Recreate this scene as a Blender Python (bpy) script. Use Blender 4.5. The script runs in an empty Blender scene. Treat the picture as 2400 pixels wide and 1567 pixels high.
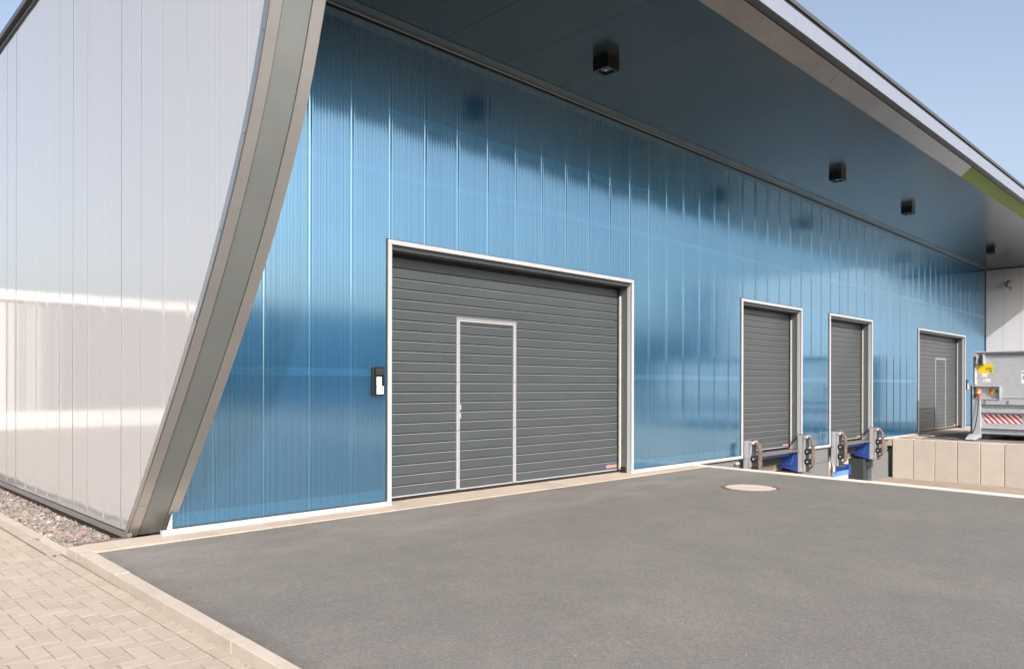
import bpy, bmesh, math, random
from mathutils import Vector, noise
random.seed(7)
R = math.radians
S = bpy.context.scene
C = S.collection

# ------------------------------------------------------------------ camera, sky, sun, exposure
YAW = math.atan2(1785, 1771.5)
cd = bpy.data.cameras.new('camera'); cam = bpy.data.objects.new('camera', cd); C.objects.link(cam)
cd.sensor_width = 36; cd.sensor_fit = 'HORIZONTAL'; cd.lens = 36*1771.5/2400
cd.shift_y = (903.5-783.5)/2400
cd.clip_start = .05; cd.clip_end = 2000
cam.location = (0, -7.18, 1.366)
view = Vector((math.cos(YAW), math.sin(YAW), 0))
q = view.to_track_quat('-Z', 'Y')
from mathutils import Quaternion
cam.rotation_mode = 'QUATERNION'
cam.rotation_quaternion = q @ Quaternion((0, 0, 1), R(.115))
S.camera = cam

AZ, EL = 25.0, 36.6
sdir = Vector((-math.sin(R(AZ))*math.cos(R(EL)), -math.cos(R(AZ))*math.cos(R(EL)), math.sin(R(EL))))
W = bpy.data.worlds.new('World'); S.world = W; W.use_nodes = True
wn = W.node_tree; bg = wn.nodes['Background']
sky = wn.nodes.new('ShaderNodeTexSky'); sky.sky_type = 'NISHITA'; sky.sun_disc = False
sky.sun_elevation = R(EL); sky.sun_rotation = math.atan2(sdir.x, sdir.y)
sky.air_density = 1.0; sky.dust_density = 5.0; sky.ozone_density = .4; sky.altitude = 100
hz = wn.nodes.new('ShaderNodeHueSaturation'); hz.inputs['Saturation'].default_value = .82
wn.links.new(sky.outputs[0], hz.inputs['Color']); wn.links.new(hz.outputs[0], bg.inputs[0]); bg.inputs[1].default_value = .15
sl = bpy.data.lights.new('sun', 'SUN'); sl.energy = 2.5; sl.angle = R(.53); sl.color = (1, .965, .92)
so = bpy.data.objects.new('sun', sl); C.objects.link(so)
so.rotation_mode = 'QUATERNION'; so.rotation_quaternion = sdir.to_track_quat('Z', 'Y'); so.location = (-10, -30, 40)
S.view_settings.view_transform = 'Standard'; S.view_settings.look = 'None'
S.view_settings.gamma = 1; S.view_settings.use_curve_mapping = False
S.view_settings.exposure = .75
S.cycles.max_bounces = 8; S.cycles.transparent_max_bounces = 8; S.cycles.caustics_reflective = False; S.cycles.sample_clamp_indirect = 1.6; S.cycles.blur_glossy = 1.0

# ------------------------------------------------------------------ mesh helpers
class MB:
    def __init__(self): self.v = []; self.f = []
    def add(self, vs, fs):
        o = len(self.v); self.v += [tuple(p) for p in vs]; self.f += [tuple(i+o for i in f) for f in fs]; return self
    def box(self, x0, x1, y0, y1, z0, z1):
        if x0 > x1: x0, x1 = x1, x0
        if y0 > y1: y0, y1 = y1, y0
        if z0 > z1: z0, z1 = z1, z0
        return self.add([(x0,y0,z0),(x1,y0,z0),(x1,y1,z0),(x0,y1,z0),(x0,y0,z1),(x1,y0,z1),(x1,y1,z1),(x0,y1,z1)],
                        [(0,3,2,1),(4,5,6,7),(0,1,5,4),(1,2,6,5),(2,3,7,6),(3,0,4,7)])
    def quad(self, a, b, c, d): return self.add([a,b,c,d], [(0,1,2,3)])
    def prism(self, pts, vec):
        """closed polygon pts (3-D) extruded by vec"""
        n = len(pts); vec = Vector(vec)
        vs = [Vector(p) for p in pts]+[Vector(p)+vec for p in pts]
        fs = [tuple(range(n-1, -1, -1)), tuple(range(n, 2*n))]+[(i, (i+1) % n, n+(i+1) % n, n+i) for i in range(n)]
        return self.add(vs, fs)
    def cyl(self, a, b, r, n=12, r2=None, caps=True):
        a = Vector(a); b = Vector(b); r2 = r if r2 is None else r2
        d = (b-a).normalized(); u = d.orthogonal().normalized(); w = d.cross(u)
        vs = []
        for p, rr in ((a, r), (b, r2)):
            for i in range(n):
                t = 2*math.pi*i/n; vs.append(p+u*(rr*math.cos(t))+w*(rr*math.sin(t)))
        fs = [(i, (i+1) % n, n+(i+1) % n, n+i) for i in range(n)]
        if caps: fs += [tuple(range(n-1, -1, -1)), tuple(range(n, 2*n))]
        return self.add(vs, fs)
    def tube(self, pts, r, n=8):
        pts = [Vector(p) for p in pts]; vs = []; m = len(pts)
        u = None
        for k, p in enumerate(pts):
            d = (pts[min(k+1, m-1)]-pts[max(k-1, 0)]).normalized()
            u = d.orthogonal().normalized() if u is None else (u-d*u.dot(d)).normalized()
            w = d.cross(u)
            for i in range(n):
                t = 2*math.pi*i/n; vs.append(p+u*(r*math.cos(t))+w*(r*math.sin(t)))
        fs = [(k*n+i, k*n+(i+1) % n, (k+1)*n+(i+1) % n, (k+1)*n+i) for k in range(m-1) for i in range(n)]
        fs += [tuple(range(n-1, -1, -1)), tuple(range((m-1)*n, m*n))]
        return self.add(vs, fs)

OFF = {}
def off(p):
    return Vector((0, 0, 0)) if p is None else OFF.get(p.name, Vector((0, 0, 0)))
def build(name, mb, mat, parent=None, bevel=0, smooth=False, fix=True):
    o3 = off(parent)
    me = bpy.data.meshes.new(name)
    me.from_pydata([(v[0]-o3.x, v[1]-o3.y, v[2]-o3.z) for v in mb.v], [], mb.f)
    if fix or bevel:
        bm = bmesh.new(); bm.from_mesh(me)
        if bevel:
            bmesh.ops.bevel(bm, geom=[e for e in bm.edges if len(e.link_faces) == 2 and e.calc_face_angle(0) > .6], offset=bevel, segments=1, affect='EDGES', clamp_overlap=True)
        if fix: bmesh.ops.recalc_face_normals(bm, faces=bm.faces)
        bm.to_mesh(me); bm.free()
    if smooth: me.polygons.foreach_set('use_smooth', [True]*len(me.polygons))
    me.materials.append(mat)
    o = bpy.data.objects.new(name, me); C.objects.link(o)
    if parent is not None: o.parent = parent
    OFF[o.name] = o3
    return o
def inst(src, loc, parent=None, name=None):
    """another object on the same mesh data"""
    o = bpy.data.objects.new(name or src.name.split('.')[0], src.data); C.objects.link(o)
    o.parent = parent if parent is not None else src.parent
    o.location = loc; OFF[o.name] = off(o.parent)
    return o
def thing(name, label, cat, loc, group=None):
    e = bpy.data.objects.new(name, None); C.objects.link(e); e.location = loc; e.empty_display_size = .2
    OFF[e.name] = Vector(loc)
    return tag(e, label, cat, group)
def tag(o, label, cat, group=None):
    o['label'] = label; o['category'] = cat
    if group: o['group'] = group
    return o
def struct(o): o['kind'] = 'structure'; return o
def stuff(o): o['kind'] = 'stuff'; return o
def copy_tree(o, parent=None):
    c = o.copy(); C.objects.link(c)
    if parent is not None: c.parent = parent
    for ch in list(o.children): copy_tree(ch, c)
    return c
def text(name, s, size, loc, xdir, updir, mat, parent=None, thick=.001, stretch=1, align='LEFT', bold=0):
    cu = bpy.data.curves.new(name, 'FONT'); cu.body = s; cu.size = size; cu.extrude = thick; cu.align_x = align; cu.offset = bold
    cu.resolution_u = 3
    t = bpy.data.objects.new(name, cu); C.objects.link(t)
    dg = bpy.context.evaluated_depsgraph_get(); dg.update()
    me = bpy.data.meshes.new_from_object(t.evaluated_get(dg))
    C.objects.unlink(t); bpy.data.objects.remove(t)
    X = Vector(xdir)*stretch; U = Vector(updir); N = Vector(xdir).cross(U); L = Vector(loc); o3 = off(parent)
    for v in me.vertices:
        v.co = L+X*v.co.x+U*v.co.y+N*v.co.z-o3
    me.materials.clear(); me.materials.append(mat); me.name = name
    o = bpy.data.objects.new(name, me); C.objects.link(o); o.parent = parent; OFF[o.name] = o3
    return o

# ------------------------------------------------------------------ materials
class NT:
    def __init__(self, name):
        self.m = bpy.data.materials.new(name); self.m.use_nodes = True
        self.t = self.m.node_tree; self.n = self.t.nodes; self.b = self.n['Principled BSDF']; self.out = self.n['Material Output']
    def new(self, typ, **kw):
        n = self.n.new('ShaderNode'+typ)
        for k, v in kw.items(): setattr(n, k, v)
        return n
    def set(self, node, key, v):
        s = node.inputs[key]
        if isinstance(v, bpy.types.NodeSocket): self.t.links.new(v, s)
        else: s.default_value = v
        return node
    def coord(self, kind='Object'):
        if not hasattr(self, '_tc'): self._tc = self.new('TexCoord')
        return self._tc.outputs[kind]
    def own(self):
        oi = self.new('ObjectInfo'); a = self.new('VectorMath', operation='ADD'); m = self.new('VectorMath', operation='SCALE')
        cx_ = self.new('CombineXYZ'); self.set(cx_, 0, oi.outputs['Random']); self.set(cx_, 1, self.math('FRACT', self.math('MULTIPLY', oi.outputs['Random'], 7.31)))
        self.set(m, 0, cx_.outputs[0]); m.inputs['Scale'].default_value = 40
        self.set(a, 0, self.new('TexCoord').outputs['Object']); self.set(a, 1, m.outputs[0]); return a.outputs[0]
    def mapping(self, scale=(1,1,1), src=None):
        m = self.new('Mapping'); self.set(m, 'Vector', src or self.coord()); m.inputs['Scale'].default_value = scale
        return m.outputs[0]
    def noise(self, scale, detail=3, rough=.55, vec=None, dist=0):
        n = self.new('TexNoise'); self.set(n, 'Vector', vec or self.coord()); n.inputs['Scale'].default_value = scale
        n.inputs['Detail'].default_value = detail; n.inputs['Roughness'].default_value = rough; n.inputs['Distortion'].default_value = dist
        return n.outputs['Fac']
    def ramp(self, fac, stops):
        r = self.new('ValToRGB'); self.set(r, 'Fac', fac); e = r.color_ramp.elements
        while len(e) < len(stops): e.new(.5)
        for k, (p, c) in enumerate(stops):
            e[k].position = p; e[k].color = (c, c, c, 1) if isinstance(c, (int, float)) else (*c, 1)
        return r.outputs[0]
    def mix(self, fac, a, b, mode='MIX'):
        m = self.new('MixRGB', blend_type=mode)
        self.set(m, 'Fac', fac)
        for k, v in (('Color1', a), ('Color2', b)):
            self.set(m, k, (*v, 1) if isinstance(v, tuple) and len(v) == 3 else v)
        return m.outputs[0]
    def math(self, op, a, b=0.0, c=None):
        m = self.new('Math', operation=op); self.set(m, 0, a); self.set(m, 1, b)
        if c is not None: self.set(m, 2, c)
        return m.outputs[0]
    def bump(self, h, strength=.3, dist=.01):
        b = self.new('Bump'); b.inputs['Strength'].default_value = strength; b.inputs['Distance'].default_value = dist
        self.set(b, 'Height', h); self.set(self.b, 'Normal', b.outputs[0]); return b.outputs[0]
    def P(self, **kw):
        for k, v in kw.items():
            k = {'color': 'Base Color', 'rough': 'Roughness', 'metal': 'Metallic', 'spec': 'Specular IOR Level', 'coat': 'Coat Weight'}[k]
            self.set(self.b, k, (*v, 1) if isinstance(v, tuple) and len(v) == 3 else v)
        return self

def simple(name, col, rough=.5, metal=0, var=.12, scale=6, bump=0, spec=.5):
    t = NT(name)
    ow = t.own(); f = t.noise(scale, 5, .6, ow)
    g = t.noise(scale*9, 3, .6, ow)
    k = t.math('ADD', t.math('MULTIPLY', t.math('SUBTRACT', f, .5), var*2), t.math('MULTIPLY', t.math('SUBTRACT', g, .5), var*1.2))
    c = t.mix(1.0, col, t.mix(0, (1, 1, 1), (1, 1, 1)), 'MULTIPLY')
    hs = t.new('HueSaturation'); t.set(hs, 'Color', (*col, 1)); t.set(hs, 'Value', t.math('ADD', k, 1.0))
    t.P(color=hs.outputs[0], rough=t.math('MAXIMUM' if rough >= .28 else 'MINIMUM', t.math('ADD', t.math('MULTIPLY', t.math('SUBTRACT', f, .5), .18), rough), .29 if rough >= .28 else .26), metal=metal, spec=spec)
    if bump: t.bump(g, bump, .004)
    return t.m

def blue_panel():
    t = NT('blue_polycarbonate')
    sep = t.new('SeparateXYZ'); t.set(sep, 0, t.coord())
    x = sep.outputs[0]; z = sep.outputs[2]
    n1 = t.new('TexNoise', noise_dimensions='1D'); t.set(n1, 'W', t.math('MULTIPLY', x, 62.0)); n1.inputs['Detail'].default_value = 2
    n2 = t.new('TexNoise', noise_dimensions='1D'); t.set(n2, 'W', t.math('MULTIPLY', x, 9.0)); n2.inputs['Detail'].default_value = 1
    dirt = t.noise(2.2, 5, .65, t.mapping((1, 1, .35)))
    speck = t.ramp(t.noise(95, 1, .5), [(.76, 0.0), (.80, 1.0)])
    stripes = t.math('ADD', t.math('MULTIPLY', t.math('SUBTRACT', n1.outputs['Fac'], .5), .9), t.math('MULTIPLY', t.math('SUBTRACT', n2.outputs['Fac'], .5), .5))
    k = t.math('ADD', t.math('ADD', stripes, t.math('MULTIPLY', t.math('SUBTRACT', dirt, .5), .22)), 1.0)
    oi = t.new('ObjectInfo')
    k = t.math('MULTIPLY', k, t.math('ADD', t.math('MULTIPLY', oi.outputs['Random'], .09), .955))
    hs = t.new('HueSaturation'); hs.inputs['Color'].default_value = (.60, .86, 1.0, 1); t.set(hs, 'Value', k)
    col = t.mix(t.math('MULTIPLY', speck, .25), hs.outputs[0], (.75, .8, .8))
    t.P(color=col, rough=t.math('ADD', t.math('MULTIPLY', dirt, .08), .07), metal=1.0, spec=.5)
    nb = t.bump(n1.outputs['Fac'], .10, .0012)
    df = t.new('BsdfDiffuse'); t.set(df, 'Color', t.mix(t.math('MULTIPLY', dirt, .30), (.02, .20, .62), (.16, .34, .56))); t.set(df, 'Normal', nb)
    gl = t.new('BsdfGlossy'); gl.inputs['Roughness'].default_value = .34   # light scattered back from the inner webs of the sheet
    t.set(gl, 'Color', t.mix(1.0, t.mix(t.math('MULTIPLY', dirt, .22), (.12, .56, 1.0), (.36, .60, .88)), t.math('ADD', t.math('MULTIPLY', stripes, .8), 1.0), 'MULTIPLY'))
    t.set(gl, 'Normal', nb)
    mg = t.new('MixShader'); mg.inputs[0].default_value = .39
    t.t.links.new(t.b.outputs[0], mg.inputs[1]); t.t.links.new(gl.outputs[0], mg.inputs[2])
    m0 = t.new('MixShader'); m0.inputs[0].default_value = .07
    t.t.links.new(mg.outputs[0], m0.inputs[1]); t.t.links.new(df.outputs[0], m0.inputs[2])
    tr = t.new('BsdfTransparent'); tr.inputs[0].default_value = (.30, .70, .95, 1)
    mx = t.new('MixShader'); mx.inputs[0].default_value = .26
    t.t.links.new(m0.outputs[0], mx.inputs[1]); t.t.links.new(tr.outputs[0], mx.inputs[2])
    t.t.links.new(mx.outputs[0], t.out.inputs[0])
    return t.m
def white_panel():
    t = NT('white_polycarbonate')
    sep = t.new('SeparateXYZ'); t.set(sep, 0, t.coord())
    y = sep.outputs[1]; z = sep.outputs[2]
    n1 = t.new('TexNoise', noise_dimensions='1D'); t.set(n1, 'W', t.math('MULTIPLY', y, 55.0)); n1.inputs['Detail'].default_value = 2
    n2 = t.new('TexNoise', noise_dimensions='1D'); t.set(n2, 'W', t.math('MULTIPLY', y, 7.0)); n2.inputs['Detail'].default_value = 1
    dirt = t.noise(2.5, 5, .65, t.mapping((1, 1, .3)))
    # splash-up grime in the last hand's breadth above the base trim
    low = t.math('SUBTRACT', 1.0, t.math('MINIMUM', t.math('DIVIDE', t.math('ABSOLUTE', z), t.math('ADD', t.math('MULTIPLY', dirt, .34), .02)), 1.0))
    k = t.math('ADD', 1.0, t.math('ADD', t.math('MULTIPLY', t.math('SUBTRACT', n1.outputs['Fac'], .5), .10), t.math('MULTIPLY', t.math('SUBTRACT', n2.outputs['Fac'], .5), .09)))
    hs = t.new('HueSaturation'); hs.inputs['Color'].default_value = (.52, .525, .545, 1); t.set(hs, 'Value', k)
    col = t.mix(t.math('MULTIPLY', low, .55), hs.outputs[0], (.42, .38, .36))
    t.P(color=col, rough=t.math('ADD', t.math('MULTIPLY', dirt, .05), .03), metal=.33, spec=.6)
    t.bump(n1.outputs['Fac'], .05, .001)
    return t.m
def asphalt():
    t = NT('asphalt')
    big = t.noise(.55, 4, .6); mid = t.noise(3.2, 5, .7); fine = t.noise(150, 2, .7); grain = t.noise(420, 1, .5)
    col = t.ramp(mid, [(.25, (.150, .143, .134)), (.55, (.172, .164, .154)), (.8, (.198, .188, .176))])
    col = t.mix(t.ramp(big, [(.48, 0.0), (.74, .45)]), col, (.245, .23, .213))
    sx = t.new('SeparateXYZ'); t.set(sx, 0, t.coord())
    kd = t.math('SUBTRACT', t.math('SUBTRACT', sx.outputs[0], 1.95), t.math('MULTIPLY', t.math('ADD', sx.outputs[1], .27), .024))
    edge = t.ramp(t.math('ADD', kd, t.math('MULTIPLY', t.math('SUBTRACT', mid, .5), .25)), [(.0, .65), (.16, 0.0)])
    med = t.noise(48, 3, .75)
    col = t.mix(t.ramp(med, [(.36, .45), (.50, 0.0)]), col, (.095, .09, .084))
    col = t.mix(t.ramp(med, [(.58, 0.0), (.72, .40)]), col, (.31, .295, .275))
    col = t.mix(edge, col, (.105, .095, .085))
    dz = t.math('MULTIPLY', t.ramp(t.math('ABSOLUTE', t.math('ADD', sx.outputs[1], .9)), [(.3, 1.0), (1.0, 0.0)]), t.ramp(t.noise(1.1, 5, .7, t.mapping((.55, 1.3, 1))), [(.40, 0.0), (.66, .55)]))
    col = t.mix(dz, col, (.285, .265, .245))
    scuff = t.ramp(t.noise(1.6, 4, .65, t.mapping((.35, 2.6, 1))), [(.60, 0.0), (.76, .38)])
    col = t.mix(scuff, col, (.115, .108, .10))
    col = t.mix(t.ramp(fine, [(.30, .65), (.52, 0.0)]), col, (.075, .068, .064))
    col = t.mix(t.ramp(fine, [(.60, 0.0), (.80, .55)]), col, (.42, .39, .36))
    v = t.new('TexVoronoi'); v.inputs['Scale'].default_value = 14; t.set(v, 'Vector', t.coord())
    pale = t.math('LESS_THAN', v.outputs['Distance'], .045)
    rnd = t.new('SeparateXYZ'); t.set(rnd, 0, v.outputs['Color'])
    pale = t.math('MULTIPLY', pale, t.math('GREATER_THAN', rnd.outputs[0], .86))
    col = t.mix(pale, col, (.62, .58, .53))
    # old dark drips
    v2 = t.new('TexVoronoi'); v2.inputs['Scale'].default_value = 1.1; t.set(v2, 'Vector', t.coord())
    r2 = t.new('SeparateXYZ'); t.set(r2, 0, v2.outputs['Color'])
    spot = t.math('MULTIPLY', t.ramp(v2.outputs['Distance'], [(.02, .5), (.10, 0.0)]), t.math('GREATER_THAN', r2.outputs[1], .6))
    col = t.mix(spot, col, (.12, .11, .10))
    t.P(color=col, rough=.88, spec=.35)
    t.bump(t.math('ADD', fine, t.math('MULTIPLY', grain, .5)), .55, .006)
    return t.m
def concrete(name, col, scale=5, stain=.25, bumpst=.25, rnd=.06, fine_scale=160):
    t = NT(name)
    ow = t.own(); a = t.noise(scale, 6, .65, ow); b = t.noise(scale*.25, 4, .6, ow); c = t.noise(fine_scale, 2, .6, ow)
    oi = t.new('ObjectInfo')
    k = t.math('ADD', t.math('ADD', t.math('MULTIPLY', t.math('SUBTRACT', a, .5), stain), t.math('MULTIPLY', t.math('SUBTRACT', b, .5), stain*.8)),
               t.math('ADD', t.math('MULTIPLY', t.math('SUBTRACT', c, .5), .32), 1.0))
    k = t.math('ADD', k, t.math('MULTIPLY', t.math('SUBTRACT', oi.outputs['Random'], .5), rnd*2))
    hs = t.new('HueSaturation'); hs.inputs['Color'].default_value = (*col, 1); t.set(hs, 'Value', k)
    v = t.ramp(t.noise(fine_scale*.35, 1, .5, ow), [(.70, 0.0), (.78, .5)])
    cc = t.mix(v, hs.outputs[0], (col[0]*.55, col[1]*.52, col[2]*.48))
    t.P(color=cc, rough=.9, spec=.3); t.bump(t.math('ADD', c, t.math('MULTIPLY', a, .4)), bumpst, .004)
    return t.m
def metal(name, col, rough=.35, var=.10, metalness=1.0, scale=3):
    t = NT(name)
    a = t.noise(scale, 5, .6); b = t.noise(scale*14, 3, .6)
    hs = t.new('HueSaturation'); hs.inputs['Color'].default_value = (*col, 1)
    t.set(hs, 'Value', t.math('ADD', 1.0, t.math('ADD', t.math('MULTIPLY', t.math('SUBTRACT', a, .5), var*2), t.math('MULTIPLY', t.math('SUBTRACT', b, .5), var))))
    t.P(color=hs.outputs[0], rough=t.math('MAXIMUM', t.math('ADD', rough, t.math('MULTIPLY', t.math('SUBTRACT', a, .5), .22)), .29), metal=metalness)
    return t.m
def soffit_mat():
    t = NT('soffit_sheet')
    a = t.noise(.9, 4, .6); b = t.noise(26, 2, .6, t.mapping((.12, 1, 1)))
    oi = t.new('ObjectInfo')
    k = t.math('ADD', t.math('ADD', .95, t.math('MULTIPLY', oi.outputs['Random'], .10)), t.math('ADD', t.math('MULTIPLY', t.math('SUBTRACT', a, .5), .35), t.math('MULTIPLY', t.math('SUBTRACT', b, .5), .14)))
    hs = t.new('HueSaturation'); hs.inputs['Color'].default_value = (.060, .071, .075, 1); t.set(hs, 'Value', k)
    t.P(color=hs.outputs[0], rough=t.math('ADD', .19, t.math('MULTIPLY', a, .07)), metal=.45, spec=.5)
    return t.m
def rust():
    t = NT('rusted_steel')
    a = t.noise(22, 6, .7); b = t.noise(90, 3, .6)
    col = t.ramp(a, [(.3, (.07, .048, .04)), (.5, (.135, .095, .08)), (.62, (.20, .155, .135)), (.75, (.27, .235, .22))])
    t.P(color=col, rough=.75, metal=.15); t.bump(b, .35, .004)
    return t.m
def galv(name='worn_grey_steel', base=(.55, .56, .58)):
    t = NT(name)
    a = t.noise(9, 6, .7); b = t.noise(40, 4, .7)
    col = t.mix(t.ramp(a, [(.35, 0.0), (.7, .6)]), base, tuple(c*.72 for c in base))
    col = t.mix(t.ramp(b, [(.66, 0.0), (.74, .8)]), col, (.26, .17, .12))
    t.P(color=col, rough=t.math('ADD', .42, t.math('MULTIPLY', a, .2)), metal=.35); t.bump(b, .15, .003)
    return t.m
def stones_mat():
    t = NT('slate_chippings')
    g = t.new('NewGeometry'); r = g.outputs['Random Per Island']
    col = t.ramp(r, [(0, (.12, .108, .10)), (.18, (.20, .185, .175)), (.36, (.27, .25, .235)), (.52, (.17, .16, .155)), (.66, (.33, .295, .26)), (.80, (.35, .27, .20)), (.90, (.24, .215, .20)), (.955, (.40, .20, .13)), (.985, (.62, .57, .50))])
    f = t.noise(60, 4, .7)
    col = t.mix(t.math('MULTIPLY', f, .5), col, tuple((.10, .09, .085)))
    t.P(color=col, rough=.8); t.bump(f, .5, .004)
    return t.m
def foliage():
    t = NT('foliage'); g = t.new('NewGeometry')
    t.P(color=t.ramp(g.outputs['Random Per Island'], [(0, (.035, .07, .02)), (.5, (.06, .11, .03)), (1, (.10, .15, .045))]), rough=.6)
    return t.m
def slat_mat():
    t = NT('door_slat_grey')
    ow = t.own(); a = t.noise(1.3, 4, .6, ow); b = t.noise(220, 2, .6); sp = t.ramp(t.noise(60, 0, .5, ow), [(.83, 0.0), (.85, .35)])
    hs = t.new('HueSaturation'); hs.inputs['Color'].default_value = (.062, .072, .080, 1)
    oi = t.new('ObjectInfo')
    t.set(hs, 'Value', t.math('ADD', .96, t.math('ADD', t.math('MULTIPLY', t.math('SUBTRACT', a, .5), .35), t.math('MULTIPLY', oi.outputs['Random'], .06))))
    t.P(color=t.mix(sp, hs.outputs[0], (.3, .3, .3)), rough=t.math('ADD', .29, t.math('MULTIPLY', a, .14)), spec=.5)
    t.bump(b, .06, .001)
    return t.m
def stripes_mat():
    t = NT('warning_stripes')
    s = t.new('SeparateXYZ'); t.set(s, 0, t.coord())
    d = t.math('FRACT', t.math('MULTIPLY', t.math('ADD', t.math('MULTIPLY', s.outputs[1], 1.0), t.math('MULTIPLY', s.outputs[2], -.95)), 1/.128))
    col = t.mix(t.math('LESS_THAN', d, .46), (.72, .70, .66), (.50, .025, .055))
    t.P(color=col, rough=.45)
    return t.m

M = {}
M['blue'] = blue_panel(); M['white'] = white_panel(); M['asphalt'] = asphalt()
M['paver'] = concrete('paver_sand', (.365, .310, .262), 14, .20, .35, .06, 230)
M['kerb'] = concrete('kerb_concrete', (.415, .365, .315), 9, .26, .3, .05, 200)
M['kerb_white'] = concrete('pale_kerb', (.62, .56, .50), 9, .25, .3, .04)
M['apron'] = concrete('apron_concrete', (.44, .375, .315), 6, .26, .3, .06, 180)
M['joint'] = concrete('joint_sand', (.15, .12, .095), 30, .4, .5)
M['retain'] = concrete('retaining_concrete', (.49, .45, .405), 4, .2, .15, .05, 120)
M['dockwall'] = concrete('grey_painted_wall', (.155, .162, .168), 3, .2, .12, .02, 130)
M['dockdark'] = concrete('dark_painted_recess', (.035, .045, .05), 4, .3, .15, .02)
M['pit'] = concrete('pit_floor', (.30, .245, .205), 4, .4, .4, .02)
M['wick'] = simple('wicket_frame_grey', (.38, .39, .41), .4, .1, .06, 12)
M['alu'] = simple('aluminium_white', (.45, .465, .495), .42, .0, .05, 12)
M['alu2'] = metal('brushed_aluminium', (.50, .50, .50), .38, .06)
M['steel'] = metal('stainless_trim', (.47, .465, .455), .36, .07, .7)
M['sheet'] = metal('grey_zinc_sheet', (.26, .28, .28), .42, .14, .45, 2.2)
M['band'] = metal('edge_sheet', (.215, .218, .22), .30, .30, .9, 1.0)
M['green'] = simple('green_reflection_and_plate', (.115, .175, .012), .5, 0, .10, 1.5, 0, .15)
M['soffit'] = soffit_mat()
M['black'] = simple('black_rubber', (.012, .012, .013), .6, 0, .2)
M['seam'] = simple('dark_gap', (.02, .021, .023), .7, 0, .1)
M['lampblack'] = simple('black_lamp_housing', (.008, .008, .009), .35, 0, .1)
M['anthracite'] = simple('anthracite_trim', (.085, .087, .095), .45, .2, .1)
M['reveal'] = simple('grey_reveal', (.115, .13, .142), .42, .1, .12, 5)
M['slat'] = slat_mat()
M['slat_highlight'] = simple('painted_slat_highlight', (.20, .205, .21), .4, 0, .1)  # lighter colour paints in the gloss highlight along each rib edge
M['seal'] = simple('pale_seal', (.52, .51, .48), .5, 0, .12)
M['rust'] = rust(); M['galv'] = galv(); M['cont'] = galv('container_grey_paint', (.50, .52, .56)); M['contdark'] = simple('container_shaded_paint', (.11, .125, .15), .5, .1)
M['bluepaint'] = simple('blue_steel_paint', (.022, .065, .30), .38, 0, .2, 8)
M['bluelight'] = simple('faded_blue_paint', (.10, .25, .60), .45, 0, .2, 8)
M['checker'] = simple('checker_plate', (.24, .245, .25), .45, .3, .25, 40, .6)
M['yellow'] = simple('yellow_sticker', (.74, .55, .01), .45, 0, .06)
M['paperwhite'] = simple('white_label', (.80, .80, .78), .5, 0, .04)
M['ink'] = simple('print_black', (.02, .02, .025), .5, 0, .1)
M['inkgrey'] = simple('faint_print', (.60, .60, .60), .6, 0, .05)
M['cyan'] = simple('print_cyan', (.06, .42, .62), .5, 0, .05)
M['orange'] = simple('print_orange', (.85, .33, .03), .45, 0, .05)
M['plateblue'] = simple('plate_blue', (.07, .075, .28), .45, 0, .05)
M['red'] = simple('red_plastic', (.62, .05, .03), .4, 0, .1)
M['switchyellow'] = simple('yellow_plastic', (.78, .38, .02), .4, 0, .1)
M['glass'] = simple('lamp_reflector', (.42, .44, .44), .2, .6, .3, 40)
M['girt'] = simple('pale_steel_rail', (.72, .74, .76), .5, 0, .06)
M['liner'] = simple('inner_liner', (.08, .12, .16), .7, 0, .2, 2)
M['stripe'] = stripes_mat()
M['fascia'] = simple('pale_fascia_sheet', (.36, .385, .45), .25, .45, .05, 2)
M['white2'] = simple('white_sheet', (.74, .76, .81), .22, .08, .06, 2)
M['stripdark'] = metal('soffit_edge_strip', (.20, .175, .155), .35, .12, .8, 2)
M['stones'] = stones_mat(); M['leaf'] = foliage()
M['camcream'] = simple('cream_plastic', (.34, .34, .30), .5, 0, .08)
M['lid'] = concrete('manhole_concrete', (.50, .445, .385), 12, .22, .3)
M['brick_hall'] = simple('hall_white_sheet', (.80, .79, .77), .5, 0, .05)
M['hallgrey'] = simple('hall_grey_sheet', (.17, .17, .18), .45, 0, .12, .5)
M['hallpale'] = simple('hall_pale_sheet', (.62, .61, .60), .45, 0, .06)
M['halldark'] = simple('hall_dark_sheet', (.36, .41, .46), .5, 0, .1)
M['turf'] = concrete('turf', (.07, .11, .035), 6, .6, .5)
M['bark'] = simple('bark', (.09, .065, .045), .9, 0, .3, 12, .5)

# ------------------------------------------------------------------ the setting: ground
def polysheet(name, pts, z, mat):
    mb = MB(); mb.add([(x, y, z) for x, y in pts], [tuple(range(len(pts)))])
    o = build(name, mb, mat); struct(o); return o
def kx_out(y): return 1.857+.0122*min(y, 0) if y < 0 else 1.857
def kx_in(y): return 1.972+.0245*(y+.27)*.98 if y > -5 else 1.856+.0122*(y+5)
def pitx(y): return 11.775+.075*max(y, -5.0)            # outer (pit side) edge of the pale kerb
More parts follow.
